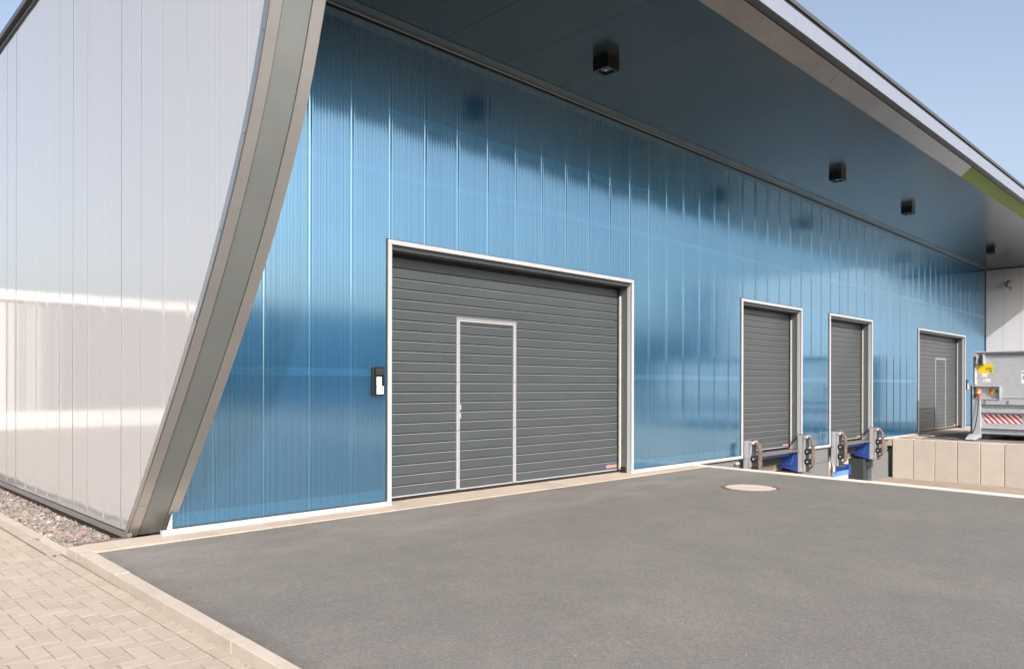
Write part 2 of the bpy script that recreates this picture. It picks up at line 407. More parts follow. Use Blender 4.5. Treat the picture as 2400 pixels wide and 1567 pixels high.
# main yard asphalt: from the left kerb to the pit kerb
ys = [-.29, -1, -2, -3, -4, -5, -8, -14, -30]
left = [(kx_in(y)+.002, y) for y in ys]; right = [(pitx(y)-.19, y) for y in ys]
mb = MB()
for i in range(len(ys)-1):
    mb.quad((*left[i], -.03), (*right[i], -.03), (*right[i+1], -.03), (*left[i+1], -.03))
struct(build('yard_asphalt', mb, M['asphalt']))
polysheet('far_yard', [(-90, -30), (-90, -75), (140, -75), (140, -30)], -.03, M['asphalt'])
polysheet('platform', [(21.42, -.6), (21.42, -30), (30.72, -30), (30.72, -.6)], -.012, M['asphalt'])
mb = MB().quad((10.6, -30, -.04), (21.3, -30, -.04), (21.3, -9, -1.045), (10.6, -9, -1.045)).quad((10.6, -9, -1.045), (21.3, -9, -1.045), (21.3, .6, -1.03), (10.6, .6, -1.03))
struct(build('loading_pit_floor', mb, M['pit']))
# wide terrain round the site (a ring, so nothing lies under the pit)
T = MB()
zz = -.17
for x0, x1, y0, y1 in ((-700, -90, -700, 700), (140, 700, -700, 700), (-90, 140, -700, -75), (-90, 140, 75, 700), (30.72, 140, -30, 75)):
    T.quad((x0, y0, zz), (x1, y0, zz), (x1, y1, zz), (x0, y1, zz))
struct(build('grass_field', T, M['turf']))

# pavement left of the building
bed = MB().quad((-30, -30, -.1045), (1.845, -30, -.1045), (1.845, .35, -.1045), (-30, .35, -.1045)).quad((-30, .35, -.1045), (1.95, .35, -.1045), (1.95, 60, -.1045), (-30, 60, -.1045))
pav = struct(build('pavement', bed, M['joint']))
fp = MB().quad((-30, -30, -.1015), (-5.9, -30, -.1015), (-5.9, 6.3, -.1015), (-30, 6.3, -.1015)).quad((-30, 6.3, -.1015), (1.745, 6.3, -.1015), (1.745, 21.9, -.1015), (-30, 21.9, -.1015))
struct(build('far_pavement', fp, M['paver']))
def paver_mesh(w, d, name):
    b = MB().box(-w/2+.0026, w/2-.0026, -d/2+.0026, d/2-.0026, -.05, 0)
    o = build(name, b, M['paver'], None, bevel=.0008); return o
hp = paver_mesh(.205, .1025, 'paver'); vp = paver_mesh(.1025, .205, 'paver')
halfp = paver_mesh(.1025, .1025, 'paver'); rowp = paver_mesh(.098, .205, 'paver'); rowq = paver_mesh(.108, .205, 'paver')
PZ = -.10

def in_view(x, y):
    # the wedge of pavement the photograph shows, with a small margin
    xl = .875+(y+2.553)*(1.952-.875)/(3.164+2.553)-.13
    yb = -2.553-(x-.875)*.985-.16
    return x > xl and y > yb and y < 3.5
near = []; farmb = MB()
u = .1025; x0 = 1.735; y0 = -2.797
def put_far(cx, cy, w, d):
    farmb.box(cx-w/2+.0025, cx+w/2-.0025, cy-d/2+.0025, cy+d/2-.0025, PZ-.015, PZ-.001)
for i in range(-75, 0):
    for j in range(-90, 90):
        s_ = (i+j+2) % 4
        x = x0+(i+.5)*u; y = y0+(j+.5)*u
        if s_ == 0: it = (x+.5*u, y, hp, .205, .1025) if i < -1 else (x, y, halfp, .1025, .1025)
        elif s_ == 2: it = (x, y+.5*u, vp, .1025, .205)
        else: continue
        if in_view(it[0], it[1]): near.append(it)
        elif x > -6: put_far(it[0], it[1], it[3], it[4])
# straight course along the kerb and along the gravel
for k in range(-60, 90):
    yc = -2.902+k*.205+.0
    for xc, src, w, y1 in ((1.787, rowp, .098, .30), (1.806, rowq, .108, 99)):
        if (xc < 1.79) != (yc < .33): continue
        if in_view(xc, yc): near.append((xc, yc, src, w, .205))
        else: put_far(xc, yc, w, .205)
near.sort(key=lambda a: a[1])
for n, (cx, cy, src, w, d) in enumerate(near[:298]):
    p = inst(src, (cx, cy, PZ+random.uniform(-.0016, .0016)), pav, 'paver')
    p.rotation_euler = (random.uniform(-.006, .006), random.uniform(-.006, .006), random.uniform(-.006, .006))
for cx, cy, src, w, d in near[298:]: put_far(cx, cy, w, d)
print('pavers in view', len(near))
for o in (hp, vp, halfp, rowp, rowq): bpy.data.objects.remove(o)
if farmb.v: stuff(build('paver', farmb, M['paver'], pav))

# edging stones along the gravel, kerb along the yard, slabs along the facade
edge = struct(build('gravel_edging', MB().box(1.858, 1.948, .12, 60, -.30, -.115), M['joint']))
for k in range(9):
    ya = .118+k*1.0; yb = ya+.997
    build('edging_stone', MB().box(1.860, 1.947, ya, yb, -.3, -.098+random.uniform(-.001, .001)), M['kerb'], edge, bevel=.004)
kerb = struct(build('kerb', MB().prism([(kx_out(.1)+.01, .1, -.3), (kx_in(.1)-.01, .1, -.3), (kx_in(-5)-.01, -5, -.3), (kx_out(-5)+.01, -5, -.3)], (0, 0, .266)), M['joint']))
yk = [.115, -.18]+[-.18-.998*k for k in range(1, 14)]
for a, b in zip(yk, yk[1:]):
    a2 = a-.0015; b2 = b+.0015; dz = random.uniform(-.002, .002)
    pts = [(kx_out(a2), a2, -.3), (kx_in(a2), a2, -.3), (kx_in(b2), b2, -.3), (kx_out(b2), b2, -.3)]
    build('kerb_stone', MB().prism(pts, (0, 0, .274+dz)), M['kerb'], kerb, bevel=.003)
apr = struct(build('facade_apron', MB().box(1.97, 11.58, -.285, .27, -.3, -.035), M['joint']))
xs = [1.957, 2.172, 2.68, 3.05]+[3.05+.5*k for k in range(1, 18)]
for a, b in zip(xs, xs[1:]):
    y1 = .108 if a < 2.3 else .05
    if 5.0 < a < 9.6: y1 = .26
    if a < 1.99: pts = [(1.976, y1, -.2), (1.966, -.262, -.2), (b-.0015, -.284, -.2), (b-.0015, y1, -.2)]
    else: pts = [(a+.0015, y1, -.2), (a+.0015, -.286, -.2), (b-.0015, -.286, -.2), (b-.0015, y1, -.2)]
    build('apron_slab', MB().prism(pts, (0, 0, .18+random.uniform(-.0015, .0015))), M['apron'], apr, bevel=.003)
# pale kerb on the brink of the loading pit
pk = struct(build('pit_kerb', MB().prism([(pitx(.0)-.18, -.0, -1.1), (pitx(0)-.01, 0, -1.1), (pitx(-9)-.01, -9, -1.1), (pitx(-9)-.18, -9, -1.1)], (0, 0, 1.06)), M['joint']))
ya = -.02
while ya > -8.9:
    yb = max(ya-1.0, -9)
    a2 = ya-.002; b2 = yb+.002; dz = random.uniform(-.003, .003)
    build('kerb_stone', MB().prism([(pitx(a2)-.185, a2, -.4), (pitx(a2), a2, -.4), (pitx(b2), b2, -.4), (pitx(b2)-.185, b2, -.4)], (0, 0, .384+dz)), M['kerb_white'], pk, bevel=.008)
    ya = yb
struct(build('pit_side_wall', MB().prism([(pitx(0)-.17, -.01, -1.3), (pitx(0)-.006, -.01, -1.3), (pitx(-9)-.006, -30, -1.3), (pitx(-9)-.17, -30, -1.3)], (0, 0, .88)), M['retain']))

# slate chippings
def chips(n, fx, fy, fz, size, seed):
    rr = random.Random(seed); mb = MB()
    for _ in range(n):
        cx = fx(rr); cy = fy(rr); s0 = rr.uniform(*size)*(1.35 if rr.random() < .12 else 1)
        el = rr.uniform(.5, .95); th = rr.uniform(.16, .42); m = rr.choice((5, 6, 7))
        rot = Quaternion((rr.uniform(-1, 1), rr.uniform(-1, 1), 0.001), rr.gauss(0, .42)) @ Quaternion((0, 0, 1), rr.uniform(0, 6.3))
        ring = []
        for k in range(m):
            t = 2*math.pi*k/m+rr.uniform(-.3, .3); r_ = s0*rr.uniform(.7, 1.1); ring.append((r_*math.cos(t), r_*el*math.sin(t)))
        vs = [(x, y, -s0*th*rr.uniform(.4, .6)) for x, y in ring]+[(x*.82, y*.82, s0*th*rr.uniform(.3, .6)) for x, y in ring]
        vs = [rot @ Vector(v)+Vector((cx, cy, fz(cx, cy, rr))) for v in vs]
        fs = [tuple(range(m-1, -1, -1)), tuple(range(m, 2*m))]+[(i, (i+1) % m, m+(i+1) % m, m+i) for i in range(m)]
        mb.add(vs, fs)
    return mb
def gz(x, y, rr): return -.150+.045*(x-1.95)/.42+rr.uniform(-.02, .012)
struct(build('gravel_bed', MB().quad((1.94, .1, -.175), (2.42, .1, -.175), (2.42, 12, -.175), (1.94, 12, -.175)), M['joint']))
stuff(build('gravel', chips(2600, lambda r: r.uniform(1.965, 2.40), lambda r: .12+5.9*r.random()**1.15, gz, (.022, .050), 3), M['stones'], fix=False))
for k, (x, y, sc, lab) in enumerate(((1.85, 1.05, 1.35, 'flat dark slate chip lying on the pale edging beside the gravel'), (1.775, .16, 1.2, 'brown stone chip lying on the paver joint near the kerb end'), (1.80, -.13, .8, 'small ochre stone chip lying on the pavers beside the kerb end'))):
    o = build('stone', chips(1, lambda r: x, lambda r: y, lambda a, b, r: PZ+.010*sc, (.026*sc, .027*sc), 40+k), M['stones'], fix=False); tag(o, lab, 'stone', 'stray chips on the pavement')
# grit, moss crumbs along the kerb foot and loose bits on the asphalt
rr = random.Random(5)
stuff(build('kerb_litter', chips(170, lambda r: 0, lambda r: 0, lambda a, b, r: 0, (.002, .006), 9), M['stones'], fix=False))
lit = bpy.data.objects['kerb_litter'].data
per = None
import itertools
bmx = bmesh.new(); bmx.from_mesh(lit); bmx.verts.ensure_lookup_table()
seen = set()
for v in bmx.verts:
    if v.index in seen: continue
    stack = [v]; isl = []
    while stack:
        w = stack.pop()
        if w.index in seen: continue
        seen.add(w.index); isl.append(w); stack += [e.other_vert(w) for e in w.link_edges]
    if rr.random() < .6: yy = rr.uniform(-3.7, 0); d = Vector((kx_out(yy)-abs(rr.gauss(0, .012))-.004, yy, PZ+.002))
    elif rr.random() < .5: yy = rr.uniform(-3.6, 3); d = Vector((rr.uniform(1.3, 1.83), yy, PZ+.003))
    else: d = Vector((rr.uniform(2.1, 6), rr.uniform(-4.5, -.3), -.028))
    for w in isl: w.co += d
bmx.to_mesh(lit); bmx.free()

# ------------------------------------------------------------------ the warehouse
XL, XRW, ZS = 2.369, 30.72, 5.49          # left wall plane, return wall plane, soffit height
BX = 'blue glazed warehouse with projecting canopy, slanting grey corner frame and four dark sectional doors'
wh = thing('warehouse', BX, 'warehouse', (2.5, 0, -.02))
# slanting edge of the end wall: Y as a function of height
PTS = [(0, .178), (.228, -.01), (.518, -.263), (1.017, -.665), (1.181, -.84), (1.704, -1.26), (1.864, -1.356), (2.312, -1.715), (2.872, -2.049), (3.124, -2.186), (3.397, -2.312), (3.655, -2.415), (3.898, -2.528)]
def lsq(pts, deg):
    n = deg+1
    A = [[sum(z**(i+j) for z, _ in pts) for j in range(n)]+[sum(y*z**i for z, y in pts)] for i in range(n)]
    for i in range(n):
        p = A[i][i]; A[i] = [a/p for a in A[i]]
        for k in range(n):
            if k != i: A[k] = [a-A[k][i]*b for a, b in zip(A[k], A[i])]
    return [A[i][n] for i in range(n)]
CO = lsq(PTS, 3)
def arc0(z): return sum(c*z**i for i, c in enumerate(CO))
def arc(z):
    if z <= 3.7: return arc0(z)
    s0 = (arc0(3.7)-arc0(3.69))/.01; t = z-3.7
    return arc0(3.7)+s0*t+t*t*.03
def arc_z(y):
    lo, hi = -.1, 5.9
    if y >= arc(lo): return lo
    for _ in range(40):
        m = (lo+hi)/2
        if arc(m) > y: lo = m
        else: hi = m
    return lo

DOORS = [(5.10, 9.828), (13.29, 15.93), (17.355, 19.99), (23.50, 28.19)]
DTOP = 3.045
RIB = .04; RW, RH = .013, .0022
rp = random.Random(11)
def panel_profile(s, pitch, amp, tilt, ph, RH=RH):
    """outward relief of a glazing panel at distance s from its left seam"""
    d = s if s < pitch/2 else pitch-s
    ridge = .0 if d > RW else RH*math.cos(d/RW*math.pi/2)
    groove = -.0015*math.exp(-((d-.022)/.005)**2)
    a = amp*(.5+abs(math.sin(ph+s*37.0)))
    return ridge+groove+a*math.sin(2*math.pi*s/RIB+ph)+tilt*(s-pitch/2)+.0006*math.sin(ph*3+s*9)
pitch = .5125; X0 = 4.1155
girt_spans = []
for k in range(-3, 52):
    xa = X0+k*pitch; xb = xa+pitch; xa_ = max(xa, 2.70); xb_ = min(xb, XRW-.03)
    tilt = rp.uniform(-.0045, .0045); ph = rp.uniform(0, 6)
    cuts = sorted({xa_, xb_}|{e for d in DOORS for e in d if xa_ < e < xb_})
    mb = MB()
    for a, b in zip(cuts, cuts[1:]):
        mid = (a+b)/2; ind = any(d0 < mid < d1 for d0, d1 in DOORS)
        zb = DTOP-.01 if ind else .022
        n = max(2, round((b-a)/.005)); vs = []; fs = []
        zsx = [zb, ZS-.035]
        for i in range(n+1):
            x = a+(b-a)*i/n; y = -panel_profile(x-xa, pitch, .00015, tilt, ph)
            for z in zsx: vs.append((x, y, z))
        for i in range(n): fs.append((2*i, 2*i+2, 2*i+3, 2*i+1))
        mb.add(vs, fs)
    build('facade_panel', mb, M['blue'], wh, smooth=True, fix=False)
# what stands behind the translucent skin: rails and an inner lining
g = MB()
def solid_x(x0, x1):
    out = [(x0, x1)]
    for d0, d1 in DOORS:
        nx = []
        for a, b in out:
            if d0-.02 > a: nx.append((a, min(b, d0-.02)))
            if d1+.02 < b: nx.append((max(a, d1+.02), b))
        out = [p for p in nx if p[1]-p[0] > .05]
    return out
rails = MB()
for a, b in solid_x(2.76, XRW-.1):
    rails.box(a, b, .030, .09, 1.47, 1.555)
    rails.box(a, b, .030, .09, .05, .16)
rails.box(2.76, XRW-.1, .030, .09, 3.78, 3.86)
rails.box(5.1, 10.4, .030, .09, 4.47, 4.57)
build('wall_rail', rails, M['girt'], wh)
lin = MB()
for a, b in solid_x(2.56, XRW-.02): lin.quad((a, .20, 0), (b, .20, 0), (b, .20, DTOP+.1), (a, .20, DTOP+.1))
lin.quad((2.56, .20, DTOP+.1), (XRW-.02, .20, DTOP+.1), (XRW-.02, .20, ZS), (2.56, .20, ZS))
build('inner_lining', lin, M['liner'], wh)
# base rail under the glazing
for a, b in ((2.60, 5.155), (9.775, 13.34), (15.885, 17.40), (19.945, 23.55), (28.14, XRW-.02)):
    o = build('base_rail', MB().box(a, b, -.022, .03, -.020 if a < 21.5 else .006, .036), M['alu'], wh, bevel=.003)
    build('base_seal', MB().box(a+.002, b-.002, -.010, .02, .036, .044), M['seam'], wh)
build('edge_angle', MB().prism([(2.645, -.014, .037), (2.694, -.014, .037), (2.694, -.014, .185)], (0, .012, 0)), M['alu'], wh)
build('base_seal', MB().box(2.6945, 2.6995, -.010, .01, .037, .30), M['seam'], wh)

# left wall of white panels, cut off along the slanting corner frame
pw = .5125; Y0 = .358
for k in range(-7, 50):
    ya = Y0+k*pw; yb = ya+pw
    if yb < -3.3: continue
    tilt = rp.uniform(-.0030, .0030); ph = rp.uniform(0, 6); mb = MB(); n = 64; vs = []; fs = []
    for i in range(n+1):
        y = max(ya+.0012+(yb-ya-.0024)*i/n, -3.29)
        zb = max(.03, arc_z(y-.02)) if y < .3 else .03
        zt = 6.02 if y > 2.5 else 5.86+.16*(y+3.15)/5.65
        x = XL-panel_profile(y-ya, pw, .00006, tilt, ph, .0012)
        vs += [(x, y, zb), (x, y, max(zt, zb+.001))]
    for i in range(n): fs.append((2*i+2, 2*i, 2*i+1, 2*i+3))
    build('wall_panel', mb.add(vs, fs), M['white'], wh, smooth=True, fix=False)
    # small fixings at rail height
build('base_seal', MB().box(XL-.004, XL+.03, .16, 27, .020, .030), M['seam'], wh)
build('base_trim', MB().box(XL-.012, XL+.03, .15, 27, -.034, .020), M['alu2'], wh, bevel=.002)
build('plinth', MB().box(XL+.015, XL+.20, .11, 27, -.4, -.034), M['black'], wh)
build('wall_core', MB().box(XL+.012, XL+.30, .30, 27, 0, 5.7), M['hallpale'], wh)
# roof edge of the left wall
for nm, z0, z1, out, mt in (('roof_edge', 6.12, 6.19, .05, 'anthracite'), ('roof_gap', 6.058, 6.12, .004, 'black'), ('roof_bead', 6.04, 6.058, .018, 'anthracite'), ('roof_gap', 6.012, 6.04, .012, 'seam')):
    build(nm, MB().box(XL-out, XL+.3, 2.5, 27, z0, z1), M[mt], wh)
    build(nm, MB().prism([(XL-out, 2.5, z0), (XL-out, 2.5, z1), (XL-out, -3.15, z1-.235), (XL-out, -3.15, z0-.235)], (out+.3, 0, 0)), M[mt], wh)

# slanting corner frame
def strip(xa, xb, o0, o1, z0, z1, n=40):
    vs = []; fs = []
    for i in range(n+1):
        z = z0+(z1-z0)*i/n; e = .01
        ty = (arc(z+e)-arc(z-e))/(2*e); L = math.hypot(ty, 1); ny, nz = -1/L, ty/L
        y = arc(z)
        for x, oo in ((xa, o0), (xb, o0), (xb, o1), (xa, o1)):
            vs.append((x, y+ny*oo, max(z+nz*oo, -.021)))
    for i in range(n):
        for k in range(4): fs.append((4*i+k, 4*i+(k+1) % 4, 4*i+4+(k+1) % 4, 4*i+4+k))
    fs += [(3, 2, 1, 0), (4*n, 4*n+1, 4*n+2, 4*n+3)]
    return MB().add(vs, fs)
col = build('corner_frame', strip(XL+.004, 2.748, -.30, -.004, -.02, 5.60, 60), M['dockdark'], wh)
build('frame_face', strip(2.459, 2.661, -.003, .004, -.012, 5.60, 60), M['sheet'], col, smooth=False)
for z0, z1 in ((-.015, .296), (.300, 5.60)): build('frame_flange', strip(XL, 2.453, -.003, .014, z0, z1, 50), M['steel'], col)
build('frame_flange', strip(2.667, 2.757, -.003, .014, -.02, 5.60, 60), M['steel'], col)
zz = 0.0
while zz < 5.5:
    build('side_return', strip(XL-.013, XL-.004, -.046, .013, zz+.002, min(zz+.62, 5.60)-.002, 8), M['alu2'], col); zz += .62
rv = MB(); rq = random.Random(4)
for i in range(26):
    z = .12+i*.21
    for x, dz in ((2.438, 0), (2.682, .07), (2.735, .1) if i % 3 == 0 else (2.39, .05)):
        e = .01; ty = (arc(z+dz+e)-arc(z+dz-e))/(2*e); L = math.hypot(ty, 1)
        p = Vector((x, arc(z+dz)-.014/L, z+dz+ty/L*.014)); nrm = Vector((0, -1/L, ty/L))
        rv.cyl(p, p+nrm*.0025, .0038, 8, .0022)
build('rivets', rv, M['sheet'], col)['kind'] = 'stuff'

# canopy
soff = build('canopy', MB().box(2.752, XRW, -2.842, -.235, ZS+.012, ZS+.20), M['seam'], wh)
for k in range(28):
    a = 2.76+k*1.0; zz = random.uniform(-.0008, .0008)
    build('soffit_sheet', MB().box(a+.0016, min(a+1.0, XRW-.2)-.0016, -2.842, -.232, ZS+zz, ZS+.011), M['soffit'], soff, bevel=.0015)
build('roof_slab', MB().box(2.752, XRW, -3.13, .6, 5.701, 5.93), M['anthracite'], soff)
build('roof_slab', MB().box(2.752, XRW, .002, 27, 5.5, 5.95), M['anthracite'], wh)
build('wall_strip', MB().box(2.76, XRW-.20, -.225, -.036, ZS-.004, ZS+.02), M['stripdark'], soff)
build('wall_strip', MB().box(XRW-.195, XRW-.04, -2.84, -.01, ZS-.003, ZS+.02), M['stripdark'], soff)
build('ceiling_bead', MB().box(2.76, XRW-.03, -.032, -.022, ZS-.016, ZS+.02), M['alu'], soff)
build('ceiling_gap', MB().box(2.76, XRW-.03, -.018, .01, ZS-.03, ZS+.02), M['black'], soff)
def edge_sheet(a, b, mat):
    # sheet along the canopy rim, tilted up from the soffit to the fascia
    pr = [(-2.850, 5.478), (-3.036, 5.640), (-3.036, 5.70), (-2.850, 5.55)]
    return build('edge_sheet', MB().prism([(a, y, z) for y, z in pr], (b-a, 0, 0)), mat, soff)
xe = [2.76, 4.87, 10.375, 15.875]
for a, b in zip(xe, xe[1:]): edge_sheet(a+.003, b-.003, M['band'])
edge_sheet(15.878, 16.7, M['band'])
for a, b in ((16.7, 21.4), (21.4, 26.9), (26.9, 30.5)): edge_sheet(a+.001, b-.001, M['green'])['label'] = 'edge sheet with painted green reflection'  # green reflection put into the rim sheets as their own colour
build('edge_recess', MB().box(2.76, XRW, -3.136, -3.038, 5.654, 5.70), M['anthracite'], soff)
for k in range(14):
    a = 2.76+k*2.0
    build('fascia', MB().box(a+.0015, min(a+2.0, XRW)-.0015, -3.152, -3.138, 5.648, 5.857), M['fascia'], soff)
build('fascia_gap', MB().box(2.76, XRW, -3.140, -3.10, 5.857, 5.905), M['black'], soff)
build('roof_edge', MB().box(2.76, XRW, -3.160, -3.05, 5.905, 5.958), M['anthracite'], soff)

# return wall at the far end
for k in range(0, 20):
    ya = -.03-k*pw; yb = ya-pw; mb = MB(); n = 40; vs = []; fs = []; tilt = rp.uniform(-.003, .003); ph = rp.uniform(0, 6)
    for i in range(n+1):
        y = ya-.002+(yb-ya+.004)*i/n; x = XRW-panel_profile(abs(y-ya), pw, .00006, tilt, ph, .0012); vs += [(x, y, .02), (x, y, ZS-.03 if y > -2.85 else (5.62 if y > -3.15 else 6.0))]
    for i in range(n): fs.append((2*i+2, 2*i+3, 2*i+1, 2*i))
    build('wall_panel', mb.add(vs, fs), M['white2'], wh, smooth=True, fix=False)
build('corner_angle', MB().box(XRW-.05, XRW-.015, -.035, -.018, .04, ZS-.03), M['alu2'], wh)
build('ceiling_gap', MB().box(XRW-.015, XRW+.02, -3.2, -.04, ZS-.03, ZS+.0), M['black'], wh)
build('wall_core', MB().box(XRW+.03, XRW+.3, -12, .3, 0, 5.9), M['dockdark'], wh)
build('wall_core', MB().box(2.56, XRW, .75, .9, 0, 5.5), M['dockdark'], wh)

# sectional doors
def slat_source(w):
    b = MB()
    pr = [(.0015, .003), (.004, .0), (.108, .0), (.1165, .007), (.1165, .04), (.0015, .04)]
    b.prism([(0, y, z) for z, y in pr], (w, 0, 0))
    o = build('slat', b, M['slat'], None); o.data.materials.append(M['slat_highlight'])
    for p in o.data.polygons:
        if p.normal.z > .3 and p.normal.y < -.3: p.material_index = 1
    return o
def wicket(door, x0, x1, top, Y, hx, left):
    f = .052
    for nm, bx in (('wicket_stile', (x0, x0+f)), ('wicket_stile', (x1-f, x1))):
        cuts = [.025, .785, 1.41, top-.04]
        for a, b in zip(cuts, cuts[1:]):
            m = MB().box(bx[0], bx[0]+.020, Y-.016, Y, a+.003, b-.003).box(bx[0]+.022, bx[0]+.034, Y-.011, Y, a+.003, b-.003).box(bx[0]+.036, bx[1], Y-.016, Y, a+.003, b-.003)
            build(nm, m, M['wick'], door)
        hb = MB()
        for z in cuts[1:3]: hb.box(bx[0]+.008, bx[1]-.008, Y-.0145, Y, z-.005, z+.005)
        build('wicket_hinge', hb, M['rust'], door)
    build('wicket_head', MB().box(x0-.006, x1+.006, Y-.022, Y, top-.012, top).box(x0, x1, Y-.012, Y, top-.030, top-.014).box(x0, x1, Y-.017, Y, top-.05, top-.032), M['wick'], door)
    for z in (1.085, .975):
        o = build('door_handle', MB().box(hx, hx+.032, Y-.022, Y, z-.042, z+.042), M['alu2'], door, bevel=.012)
def sect_door(i, x0, x1, zb, n, wk=None, brand=None):
    Y = .25
    lab = ('wide dark grey sectional door with wicket door', 'tall dark grey dock door nearest the yard', 'tall dark grey dock door in the middle', 'far dark grey sectional door with wicket door')[i]
    d = build('sectional_door', MB().box(x0, x1, Y+.045, Y+.06, zb, 3.02), M['seam'], wh); d['label'] = lab
    s0 = slat_source(x1-x0-.104)
    for k in range(n):
        inst(s0, (x0+.052-off(d).x, Y-off(d).y, zb+.035+k*.125-off(d).z), d, 'slat')
    bpy.data.objects.remove(s0)
    build('bottom_seal', MB().box(x0+.052, x1-.052, Y-.002, Y+.04, zb+.020, zb+.034), M['galv'], d)
    build('bottom_seal', MB().box(x0+.052, x1-.052, Y+.002, Y+.04, zb-.012, zb+.019), M['black'], d)
    # outer frame, mitred look: two jambs and a head
    low = -.02 if i in (0,) else (.006 if i == 3 else -.02)
    build('door_frame', MB().box(x0, x0+.052, -.026, .075, low, DTOP-.053), M['alu'], d, bevel=.003)
    build('door_frame', MB().box(x1-.052, x1, -.026, -.004, low, DTOP-.053).box(x1-.046, x1-.02, -.003, .026, low, DTOP-.06).box(x1-.050, x1-.02, .029, .075, low, DTOP-.06), M['alu'], d, bevel=.002)
    build('door_frame', MB().box(x0, x1, -.026, .03, DTOP-.052, DTOP), M['alu'], d, bevel=.003)
    build('frame_seal', MB().box(x0-.014, x0-.001, -.006, .02, low+.02, DTOP+.010).box(x1+.001, x1+.009, -.006, .02, low+.02, DTOP+.010).box(x0, x1, -.006, .02, DTOP+.001, DTOP+.010), M['seam'], d)
    build('door_reveal', MB().box(x1-.044, x1-.01, .077, Y+.05, low, DTOP-.052), M['reveal'], d)
    build('door_reveal', MB().box(x0+.01, x0+.044, .077, Y+.05, low, DTOP-.052), M['reveal'], d)
    build('door_lintel', MB().box(x0+.05, x1-.05, .032, Y+.04, DTOP-.10, DTOP-.052), M['reveal'], d)
    build('head_seal', MB().box(x0+.05, x1-.05, Y-.03, Y-.004, 2.915, DTOP-.10), M['black'], d)
    build('guide_seal', MB().box(x1-.072, x1-.044, Y-.055, Y-.030, zb+.03, 2.80), M['seal'], d)
    build('guide_gap', MB().box(x1-.075, x1-.052, Y-.026, Y-.004, zb, 2.95), M['black'], d)
    build('guide_foot', MB().box(x1-.060, x1-.0435, .10, Y-.06, low, .075), M['black'], d)
    sc = MB()
    for z in (.45, .95, 1.45, 1.95, 2.45): sc.cyl((x1-.0445, .165, z), (x1-.047, .165, z), .006, 8)
    build('screws', sc, M['black'], d)['kind'] = 'stuff'
    if wk: wicket(d, *wk)
    if brand:
        bx0, bx1, bz0, bz1 = brand
        bp = build('name_plate', MB().box(bx0, bx1, Y-.003, Y, bz0, bz1), M['plateblue'] if i == 0 else M['plateblue'], d)
        text('plate_lettering', 'HÖRMANN', (bz1-bz0)*.66, (bx0+.018, Y-.0042, bz0+(bz1-bz0)*.24), (1, 0, 0), (0, 0, 1), M['switchyellow'] if i == 0 else M['orange'], bp, .0006, (bx1-bx0-.036)/((bz1-bz0)*.66*4.75), bold=.002)
    return d
sect_door(0, *DOORS[0], 0.0, 24, (6.357, 7.440, 2.246, .25, 6.411, True), (9.455, 9.735, .045, .135))
sect_door(1, *DOORS[1], .035, 24, None, (15.56, 15.84, .075, .135))
sect_door(2, *DOORS[2], .035, 24, None, (19.64, 19.92, .075, .135))
sect_door(3, *DOORS[3], 0.03, 24, (25.93, 26.99, 2.264, .25, 26.90, False), (27.84, 28.12, .07, .135))

# dock wall below the glazing (loading pit side)
DW = M['dockwall']
def dwall(x0, x1):
    build('dock_wall', MB().box(x0, x1, .012, .75, -1.2, -.36), DW, wh)
    build('dock_wall', MB().box(x0, x1, .035, .75, -.355, -.045), DW, wh)
    build('dock_gap', MB().box(x0, x1, .05, .7, -.045, -.022), M['black'], wh)
for a, b in ((11.70, 13.28), (15.99, 17.38), (20.02, 21.19)): dwall(a, b)
for a, b in ((13.28, 15.99), (17.38, 20.02)):
    build('dock_recess', MB().box(a, b, .47, .75, -1.2, -.03), M['retain'], wh)
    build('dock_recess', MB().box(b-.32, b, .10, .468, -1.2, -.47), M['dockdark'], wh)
    build('dock_recess', MB().box(a, a+.10, .05, .468, -1.2, -.03), M['dockdark'], wh)

